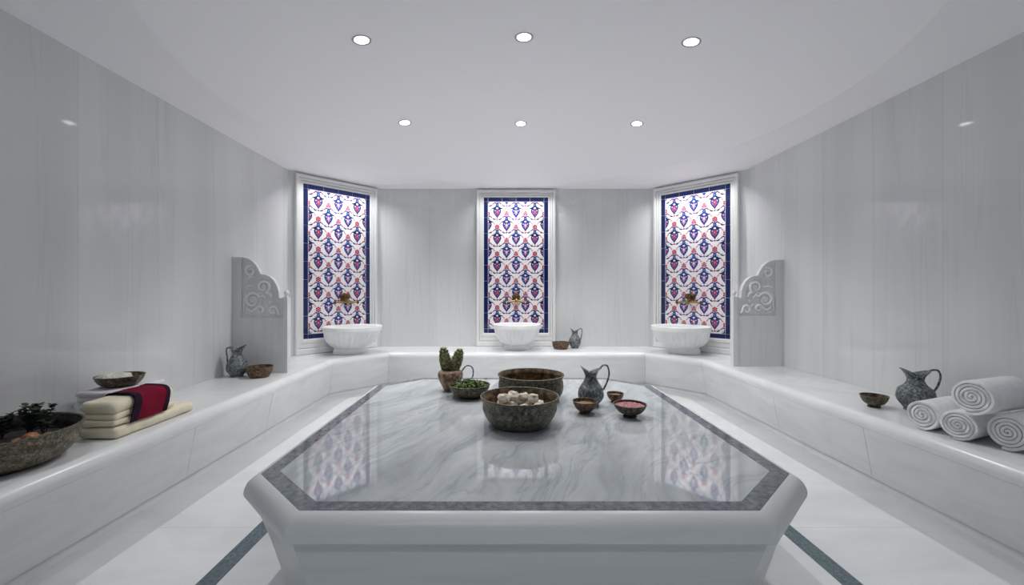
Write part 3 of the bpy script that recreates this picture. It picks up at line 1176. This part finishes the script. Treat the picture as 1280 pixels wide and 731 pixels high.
def heap(name, loc, r, z, dome, mat, label, cat, bump=0.004, n=36, seed=1):
    bm = bmesh.new()
    prof = [(r * k / 8, dome * (1 - (k / 8) ** 2)) for k in range(8, 0, -1)] + [(0.0001, dome)]

    def mod(rr, zz, a, i):
        q = Vector((rr * math.cos(a) * 90, rr * math.sin(a) * 90, seed * 7.0))
        return (rr * math.cos(a), rr * math.sin(a), zz + (bump * noise.noise(q) if i > 0 else 0))
    add_lathe(bm, prof, n, mod)
    # closed underside
    bm.faces.new([v for v in bm.verts if abs(v.co.z) < 1e-6][:n])
    o = link(name, bm, mat)
    o.location = (loc[0], loc[1], loc[2] + z)
    tag(o, label, cat, kind='stuff')
    return o


l = at(787.5, 2.30, ZS)
heap('pink_salt', l, 0.0795, 0.054, 0.013, M['salt'], 'pink salt heaped in the dark bronze bowl', 'salt', 0.006)
l = at(731.5, 2.36, ZS)
heap('brown_spice', l, 0.058, 0.048, 0.010, M['spice'], 'brown spice in the small bowl before the platform jug', 'spice', 0.004, seed=2)
l = at(769, 2.60, ZS)
heap('red_spice', l, 0.043, 0.038, 0.008, M['spice'], 'reddish spice in the smallest platform bowl', 'spice', 0.003, seed=3)


def add_leaf(bm, p, d, up, L, W):
    p, d = Vector(p), Vector(d).normalized()
    s = d.cross(Vector(up))
    if s.length < 1e-4:
        s = d.cross(Vector((1, 0, 0)))
    s.normalize()
    nn = s.cross(d).normalized()
    rows = []
    for t, wv, b in ((0, 0.15, 0), (0.35, 1.0, 0.04), (0.7, 0.75, 0.02), (1.0, 0.05, -0.10)):
        c = p + d * L * t + nn * (b * L)
        rows.append([c - s * W * wv, c + nn * (-0.10 * W), c + s * W * wv])
    th = 0.0008
    vt = [[bm.verts.new(q + nn * th) for q in r] for r in rows]
    vb = [[bm.verts.new(q - nn * th) for q in r] for r in rows]
    for i in range(3):
        for j in range(2):
            bm.faces.new((vt[i][j], vt[i][j + 1], vt[i + 1][j + 1], vt[i + 1][j]))
            bm.faces.new((vb[i][j + 1], vb[i][j], vb[i + 1][j], vb[i + 1][j + 1]))
        for j in (0, 2):
            bm.faces.new((vt[i][j], vt[i + 1][j], vb[i + 1][j], vb[i][j]))
    bm.faces.new((vt[0][0], vt[0][1], vt[0][2], vb[0][2], vb[0][1], vb[0][0]))
    bm.faces.new((vt[3][2], vt[3][1], vt[3][0], vb[3][0], vb[3][1], vb[3][2]))


rnd = random.Random(3)
bm = bmesh.new()
for k in range(430):
    a = rnd.random() * 2 * PI
    rr = 0.118 * math.sqrt(rnd.random())
    p = (rr * math.cos(a), rr * math.sin(a), 0.062 + 0.028 * (1 - (rr / 0.125) ** 2) * rnd.uniform(0.4, 1.1))
    add_leaf(bm, p, (rnd.uniform(-1, 1), rnd.uniform(-1, 1), rnd.uniform(0.0, 0.9)), (0, 0, 1), rnd.uniform(0.014, 0.026), rnd.uniform(0.005, 0.009))
prof = [(0.10, 0.035), (0.117, 0.058), (0.08, 0.074), (0.04, 0.080), (0.0, 0.082)]
add_lathe(bm, [(0.0, 0.034)] + prof, 30)
o = link('herb_leaves', bm, M['herb'])
o.location = at(587, 2.72, ZS)
tag(o, 'heap of small green leaves in the shallow bronze dish', 'leaves', kind='stuff')

# pale stones in the front bowl: a hidden ring of stones carries the visible top ones
fc = Vector(at(649.5, 2.16, ZS))
stones = []
spots = [(-0.125, -0.04), (-0.09, 0.03), (-0.075, -0.07), (-0.04, -0.005), (-0.02, 0.07), (-0.015, -0.095), (0.02, -0.05), (0.045, 0.03),
         (0.06, -0.085), (0.085, -0.03), (0.105, 0.035), (0.128, -0.045), (-0.07, 0.10), (0.05, 0.10), (0.0, 0.12)]
for k, (dx, dy) in enumerate(spots):
    r = rnd.uniform(0.023, 0.027)
    rr = math.hypot(dx, dy)
    zc = 0.088 + 0.012 * (1 - rr / 0.14) + rnd.uniform(-0.003, 0.003)
    stones.append((dx, dy, zc, r))
for k, (dx, dy, zc, r) in enumerate([(-0.078, 0.0, 0.128, 0.030), (-0.030, 0.03, 0.130, 0.032), (0.022, 0.035, 0.127, 0.026), (0.068, 0.012, 0.126, 0.028)]):
    stones.append((dx, dy, zc, r))
for k, (dx, dy, zc, r) in enumerate(stones):
    bm = bmesh.new()
    add_ball(bm, (0, 0, 0), r, 16, 12, (1.05, 1.0, 0.86), 0.42, k + 1)
    o = link('bath_stone', bm, M['stone'])
    o.location = (fc.x + dx, fc.y + dy, fc.z + zc)
    o.rotation_euler = (0, 0, k * 1.3)
    tag(o, 'pale cream rounded stone among those filling the large front bronze bowl', 'stone', 'pale stones in the front bowl')

# cactus pot with a thin loop handle
pc = at(563, 2.90, ZS)
T = thing('copper_pot', 'round copper pot with a thin loop handle, holding a two-armed cactus', 'pot', pc)
bm = bmesh.new()
out = catmull([(0.040, 0.0), (0.043, 0.006), (0.056, 0.03), (0.078, 0.075), (0.085, 0.100), (0.081, 0.122), (0.070, 0.134), (0.062, 0.138)], 5)
inn = [(a - 0.004, b) for a, b in reversed(out) if b > 0.08]
add_lathe(bm, [(0, 0)] + out + inn + [(0.0, 0.11)], 48)
link('body', bm, M['terracotta'], T, angle=60)
bm = bmesh.new()
pts = catmull([(0.074, 0, 0.124), (0.092, 0.0, 0.150), (0.112, 0, 0.165), (0.138, 0, 0.162), (0.152, 0, 0.140), (0.152, 0, 0.105), (0.140, 0, 0.080), (0.084, 0, 0.070)], 5)
add_tube(bm, pts, 0.0045, 8)
link('handle', bm, M['pewter'], T)
T = thing('cactus', 'greenish brown two-armed knobbly cactus in the copper pot', 'cactus', (pc[0], pc[1], pc[2] + 0.1105))


def cactus_arm(x0, z0, x1, z1, r, nm):
    bm = bmesh.new()
    n = 10
    path = [Vector((x0 + (x1 - x0) * t, 0, z0 + (z1 - z0) * t)) for t in [k / n for k in range(n + 1)]]
    rad = [r * (0.40 + 0.60 * math.sin(PI * min(0.90, 0.08 + 0.85 * k / n))) if k < n else r * 0.35 for k in range(n + 1)]
    add_tube(bm, path, rad, 14)
    for k in range(n + 1):
        for j in range(9):
            a = 2 * PI * (j + 0.5 * (k % 2)) / 9
            q = path[k] + Vector((rad[k] * math.cos(a), rad[k] * math.sin(a), 0))
            add_ball(bm, tuple(q), r * 0.40, 6, 5, (1, 1, 1.15), 0.35, k * 9 + j)
            if (j + k) % 2 == 0:
                add_leaf(bm, q, (math.cos(a), math.sin(a), 0.9), (0, 0, 1), r * 0.75, r * 0.2)
    add_ball(bm, tuple(path[-1]), r * 0.55, 8, 6, (1, 1, 1), 0.2, 3)
    link(nm, bm, M['cactus'], T)


cactus_arm(-0.022, 0.0, -0.046, 0.165, 0.029, 'arm')
cactus_arm(0.018, 0.0, 0.062, 0.155, 0.029, 'arm')
bm = bmesh.new()
add_ball(bm, (0.002, 0, 0.022), 0.034, 14, 9, (1, 0.9, 0.95), 0.3, 5)
for j in range(26):
    a = rnd.random() * 2 * PI
    add_leaf(bm, (0.025 * math.cos(a), 0.025 * math.sin(a), 0.03), (math.cos(a), math.sin(a), rnd.uniform(0.3, 1.5)), (0, 0, 1), 0.024, 0.007)
link('body', bm, M['cactus'], T)

# on the benches
GBB = 'bowls on the benches'
jug((-2.365, 3.84, ZB), 0.275, 0.086, R(180), 'grey metal jug with tall spout standing before the carved screen', M['pewter'], 0.30, 1.2, -0.06, 0.55)
bowl((-2.155, 3.82, ZB), 0.108, 0.092, 0.075, 'dark brown bowl beside the jug before the carved screen', M['copper'], M['inner'], 'round', group=GBB)
jug((0.955, 5.76, ZB), 0.262, 0.080, R(0), 'small-looking grey jug on the back bench beside the middle basin', M['pewter'], 0.32, 0.9, 0.0, 0.65)
bowl((0.755, 5.68, ZB), 0.112, 0.088, 0.085, 'low brown bowl on the back bench beside the middle basin', M['copper'], M['inner'], 'round', group=GBB)
jug((2.625, 2.75, ZB), 0.262, 0.096, R(-14), 'stout dark green-grey jug on the bench beside the rolled towels', M['pewter'], 0.36, 1.0, 0.0, 0.85)
bowl((2.43, 2.83, ZB), 0.076, 0.074, 0.036, 'small dark bronze bowl standing alone beside the stout jug', M['bronze'], M['inner'], 'footed', group=GBB)

# big plant bowl
bc = (-2.205, 1.87, ZB)
bowl(bc, 0.285, 0.150, 0.185, 'very large bronze bowl of dark leafy plants cut by the photo\'s edge', M['bronze_big'], M['soil'], 'waist', group=GBB)
heap('dark_soil', bc, 0.247, 0.085, 0.012, M['soil'], 'dark soil in the very large plant bowl', 'soil', 0.008, seed=5)
pl = [((0.085, 0.125), 0.120, 'tallest dark leafy plant, nearest the bowl rim by the towels'), ((0.03, 0.115), 0.130, 'dark leafy plant second from the towels in the big bowl'),
      ((-0.03, 0.05), 0.100, 'dark leafy plant third from the towels in the big bowl'), ((-0.065, -0.02), 0.090, 'short dark leafy plant nearest the photo\'s edge in the big bowl')]
for k, ((dx, dy), h, lab) in enumerate(pl):
    T = thing('leafy_plant', lab, 'plant', (bc[0] + dx, bc[1] + dy, bc[2] + 0.099), 0, 'plants in the big bowl')
    bs, bf = bmesh.new(), bmesh.new()
    for s in range(5):
        a = rnd.random() * 2 * PI
        tip = Vector((0.030 * math.cos(a), 0.030 * math.sin(a), h * rnd.uniform(0.75, 1.1)))
        pts = catmull([(0.006 * math.cos(a), 0.006 * math.sin(a), 0.0), tuple(tip * 0.5 + Vector((0, 0, h * 0.06))), tuple(tip)], 4)
        add_tube(bs, pts, 0.0022, 6)
        for q in pts[2:]:
            for j in range(6):
                b = rnd.random() * 2 * PI
                add_leaf(bf, q, (math.cos(b), math.sin(b), rnd.uniform(-0.2, 0.9)), (0, 0, 1), rnd.uniform(0.016, 0.026), rnd.uniform(0.006, 0.010))
    st_ = link('stem', bs, M['dark_leaf'], T)
    link('leaves', bf, M['dark_leaf'], st_)
for k, (dx, dy, r) in enumerate(((0.125, 0.035, 0.024), (0.16, 0.075, 0.016), (0.095, 0.005, 0.014))):
    bm = bmesh.new()
    add_ball(bm, (0, 0, 0), r, 14, 10, (1.2, 1, 0.75), 0.4, k + 20)
    o = link('orange_stone', bm, M['orange'])
    o.location = (bc[0] + dx, bc[1] + dy, bc[2] + 0.098 + r * 0.7)
    tag(o, ['largest orange-brown stone at the front of the big plant bowl', 'middle-sized orange-brown stone in the big plant bowl', 'smallest orange-brown stone in the big plant bowl'][k], 'stone', 'orange stones in the big bowl')
for k, (dx, dy, r) in enumerate(((0.05, -0.055, 0.018), (0.0, -0.10, 0.021), (0.03, -0.08, 0.016), (-0.05, -0.12, 0.017), (0.03, -0.13, 0.014))):
    bm = bmesh.new()
    add_ball(bm, (0, 0, 0), r, 12, 9, (1.3, 1, 0.6), 0.3, k + 40)
    o = link('pale_pebble', bm, M['pebble'])
    o.location = (bc[0] + dx, bc[1] + dy, bc[2] + 0.098 + r * 0.5)
    o.rotation_euler = (0, 0, k)
    tag(o, 'small pale pebble on the soil of the big plant bowl', 'pebble', 'pale pebbles in the big bowl')

# ------------------------------------------------------------------ towels


def add_rbox(bm, x0, x1, y0, y1, z0, z1, r, wob=0.0, seed=0, n=(10, 14, 6)):
    h = Vector(((x1 - x0) / 2, (y1 - y0) / 2, (z1 - z0) / 2))
    c = Vector(((x1 + x0) / 2, (y1 + y0) / 2, (z1 + z0) / 2))

    def axis(k, half):
        e = [-half + r * q for q in (0, 0.12, 0.3, 0.55, 1.0)]
        m = [(-half + r) + (2 * half - 2 * r) * q / k for q in range(1, k)]
        return e + m + [-q for q in reversed(e)]
    r = min(r, h.x * 0.98, h.y * 0.98, h.z * 0.98)
    ax = [axis(n[i], h[i]) for i in range(3)]
    cache = {}

    def vert(i, j, k):
        key = (i, j, k)
        if key not in cache:
            p = Vector((ax[0][i], ax[1][j], ax[2][k]))
            inn = Vector([max(-(h[q] - r), min(h[q] - r, p[q])) for q in range(3)])
            d = p - inn
            if d.length > 1e-9:
                p = inn + d.normalized() * r
            if wob:
                q = (p + c) * 9 + Vector((seed * 5.3, 0, seed))
                w_ = noise.noise_vector(q) * wob
                if p.z < -h.z * 0.9:
                    w_.z = max(0, w_.z)
                p = p + w_
            cache[key] = bm.verts.new(p + c)
        return cache[key]
    nx, ny, nz = len(ax[0]) - 1, len(ax[1]) - 1, len(ax[2]) - 1
    for i in range(nx):
        for j in range(ny):
            bm.faces.new((vert(i, j, 0), vert(i, j + 1, 0), vert(i + 1, j + 1, 0), vert(i + 1, j, 0)))
            bm.faces.new((vert(i, j, nz), vert(i + 1, j, nz), vert(i + 1, j + 1, nz), vert(i, j + 1, nz)))
    for i in range(nx):
        for k in range(nz):
            bm.faces.new((vert(i, 0, k), vert(i + 1, 0, k), vert(i + 1, 0, k + 1), vert(i, 0, k + 1)))
            bm.faces.new((vert(i, ny, k), vert(i, ny, k + 1), vert(i + 1, ny, k + 1), vert(i + 1, ny, k)))
    for j in range(ny):
        for k in range(nz):
            bm.faces.new((vert(0, j, k), vert(0, j, k + 1), vert(0, j + 1, k + 1), vert(0, j + 1, k)))
            bm.faces.new((vert(nx, j, k), vert(nx, j + 1, k), vert(nx, j + 1, k + 1), vert(nx, j, k + 1)))


GT = 'folded towels'
bm = bmesh.new()
add_rbox(bm, -2.165, -1.965, 2.19, 2.755, ZB, ZB + 0.058, 0.024, 0.005, 1, (8, 18, 3))
o = link('folded_towel', bm, M['cream'], angle=80)
tag(o, 'thick cream folded towel lying flat on the bench under the cream stack', 'towel', GT)
bm = bmesh.new()
zb = ZB + 0.061
for k, (h, g) in enumerate(((0.034, 0.0), (0.036, 0.004), (0.062, 0.0))):
    add_rbox(bm, -2.165 + g, -1.978 - g * 0.5, 2.195 + g * 2, 2.60 - g * 3, zb, zb + h, h * 0.48, 0.007, k + 3, (8, 16, 3))
    zb += h - 0.002
o = link('folded_towel', bm, M['cream'], angle=80)
tag(o, 'cream towel folded in layers, with the burgundy cloth laid over it', 'towel', GT)
CT = zb + 0.002
bm = bmesh.new()
zb = ZB
for k, (h, g) in enumerate(((0.05, 0.0), (0.048, 0.005), (0.034, 0.0), (0.034, 0.006), (0.030, 0.002))):
    add_rbox(bm, -2.40 + g, -2.185 - g, 2.41 + g, 2.80, zb, zb + h, h * 0.45, 0.003, k + 9, (8, 14, 3))
    zb += h - 0.0015
o = link('folded_towel', bm, M['lilac'], angle=80)
tag(o, 'white folded towel against the wall, carrying the bronze bowl', 'towel', GT)
WT = zb + 0.0015

# burgundy cloth draped over the layered towel
cs = [(-1.9705, 0.478), (-1.9690, 0.505), (-1.9680, 0.535), (-1.9690, 0.565), (-1.9740, 0.588), (-1.990, 0.604), (-2.02, 0.6095), (-2.08, 0.6105), (-2.13, 0.608), (-2.152, 0.602), (-2.166, 0.592), (-2.173, 0.575), (-2.174, 0.54)]
cs = [(x, z + CT - 0.604) if z > 0.55 else (x, z) for x, z in cs]
cs = catmull(cs, 4)


def drape(nm, t0, t1, th, mat, parent, lift=0.0):
    bm = bmesh.new()
    rows = []
    ny = 10
    for j in range(ny + 1):
        t = t0 + (t1 - t0) * j / ny
        a, b = [], []
        for i, (x, z) in enumerate(cs):
            s = i / (len(cs) - 1)
            nx_, nz_ = (cs[min(i + 1, len(cs) - 1)][1] - cs[max(i - 1, 0)][1]), -(cs[min(i + 1, len(cs) - 1)][0] - cs[max(i - 1, 0)][0])
            ln = math.hypot(nx_, nz_)
            nx_, nz_ = nx_ / ln, nz_ / ln
            y = 2.275 + 0.235 * t + 0.085 * min(1.0, s * 1.25)
            wv = 0.0018 * math.sin(y * 40 + s * 6) + 0.005
            a.append((x + nx_ * (wv + lift + th), y, z + nz_ * (wv + lift + th)))
            b.append((x + nx_ * (wv + lift), y, z + nz_ * (wv + lift)))
        rows.append(a + list(reversed(b)))
    add_rings(bm, rows)
    return link(nm, bm, mat, parent, angle=60)


bt = drape('draped_cloth', 0, 1, 0.004, M['burgundy'], None)
tag(bt, 'burgundy cloth with dark plum borders laid over the cream towel', 'cloth')
for t0, t1 in ((-0.02, 0.17), (0.90, 1.02)):
    o = drape('border', t0, t1, 0.0055, M['plum'], bt, 0.0005)
    o['label'] = 'dark plum border band'

# bronze bowl on the white towel
wb = (-2.292, 2.585, WT + 0.0015)
bowl(wb, 0.118, 0.062, 0.072, 'shallow dark bronze bowl with a pale sponge, on top of the white towel', M['bronze'], M['inner'], 'round', group=GBB)
bm = bmesh.new()
add_ball(bm, (0, 0, 0), 0.078, 22, 14, (1.0, 1.15, 0.40), 0.3, 8)
add_ball(bm, (-0.02, -0.045, 0.006), 0.048, 18, 12, (1.1, 1.0, 0.5), 0.3, 9)
o = link('bath_sponge', bm, M['sponge'])
o.location = (wb[0] - 0.018, wb[1] - 0.012, wb[2] + 0.049)
tag(o, 'pale cream sponge in the bowl on the white towel', 'sponge')

# rolled towels


def towel_roll(loc, ang, L, Ry, Rz, label, turns=4.2, seed=0, tilt=0.0):
    """axis along local x, end with the spiral at x = 0, lying on local z = 0"""
    bm = bmesh.new()
    n = int(turns * 26)
    pitch = 0.92 / turns
    ang_list = [2 * PI * turns * k / n for k in range(n + 1)]
    prof_o, prof_i = [], []
    for k, a in enumerate(ang_list):
        rr = 0.08 + pitch * a / (2 * PI)
        th = pitch * 0.95
        a2 = a - 2 * PI * turns - PI / 2 + R(14)
        wob = 1 + 0.03 * noise.noise(Vector((math.cos(a2) * 1.4 + seed, math.sin(a2) * 1.4, a * 0.1)))
        prof_o.append((rr * wob, a2))
        prof_i.append((max(rr * wob - th, 0.01), a2))
    rings = []
    xs = [0.0, 0.003, 0.010, 0.022] + [0.022 + (L - 0.044) * k / 8 for k in range(1, 9)] + [L - 0.010, L - 0.003, L]
    for x in xs:
        e = min(x, L - x)
        sh = 0.26 if e < 1e-6 else (0.12 if e < 0.004 else (0.05 if e < 0.012 else 0.0))
        ring = []
        for (ro, a), (ri, _) in zip(prof_o, prof_i):
            m = (ro - ri) * sh * 0.5
            q = ro - m
            ww = 1 + 0.02 * noise.noise(Vector((x * 12, a * 0.8, seed)))
            ring.append((x + 0.006 * noise.noise(Vector((a * 0.7, seed, 0))) * (1 - x / L), Ry * q * ww * math.cos(a), Rz * (1 + q * ww * math.sin(a))))
        for (ro, a), (ri, _) in reversed(list(zip(prof_o, prof_i))):
            m = (ro - ri) * sh * 0.5
            q = ri + m
            ring.append((x, Ry * q * math.cos(a), Rz * (1 + q * math.sin(a))))
        rings.append(ring)
    vr = add_rings(bm, rings, False, False)
    half = n + 1
    for ring, flip in ((vr[0], False), (vr[-1], True)):
        m = len(ring)
        for k in range(n):
            q = (ring[k], ring[k + 1], ring[m - 2 - k], ring[m - 1 - k])
            bm.faces.new(q if flip else tuple(reversed(q)))
    zmin = min(v.co.z for v in bm.verts)
    for v in bm.verts:
        v.co.z -= zmin
    o = link('rolled_towel', bm, M['white_terry'], angle=70)
    o.location = loc
    o.rotation_euler = (0, tilt, ang)
    tag(o, label, 'towel', 'rolled white towels')
    return o


towel_roll((2.278, 2.352, ZB), R(22), 0.34, 0.080, 0.082, 'small-looking rolled white towel of the pile beside the stout jug', 4.4, 1)
towel_roll((2.302, 2.190, ZB), R(22), 0.38, 0.0815, 0.079, 'rolled white towel in the middle of the pile\'s bottom row', 5.0, 2)
towel_roll((2.380, 2.040, ZB), R(22), 0.36, 0.0815, 0.090, 'rolled white towel of the pile cut by the photo\'s edge', 5.0, 3)
towel_roll((2.272, 2.098, ZB + 0.153), R(19), 0.36, 0.088, 0.088, 'rolled white towel lying on top of the pile', 5.2, 4)
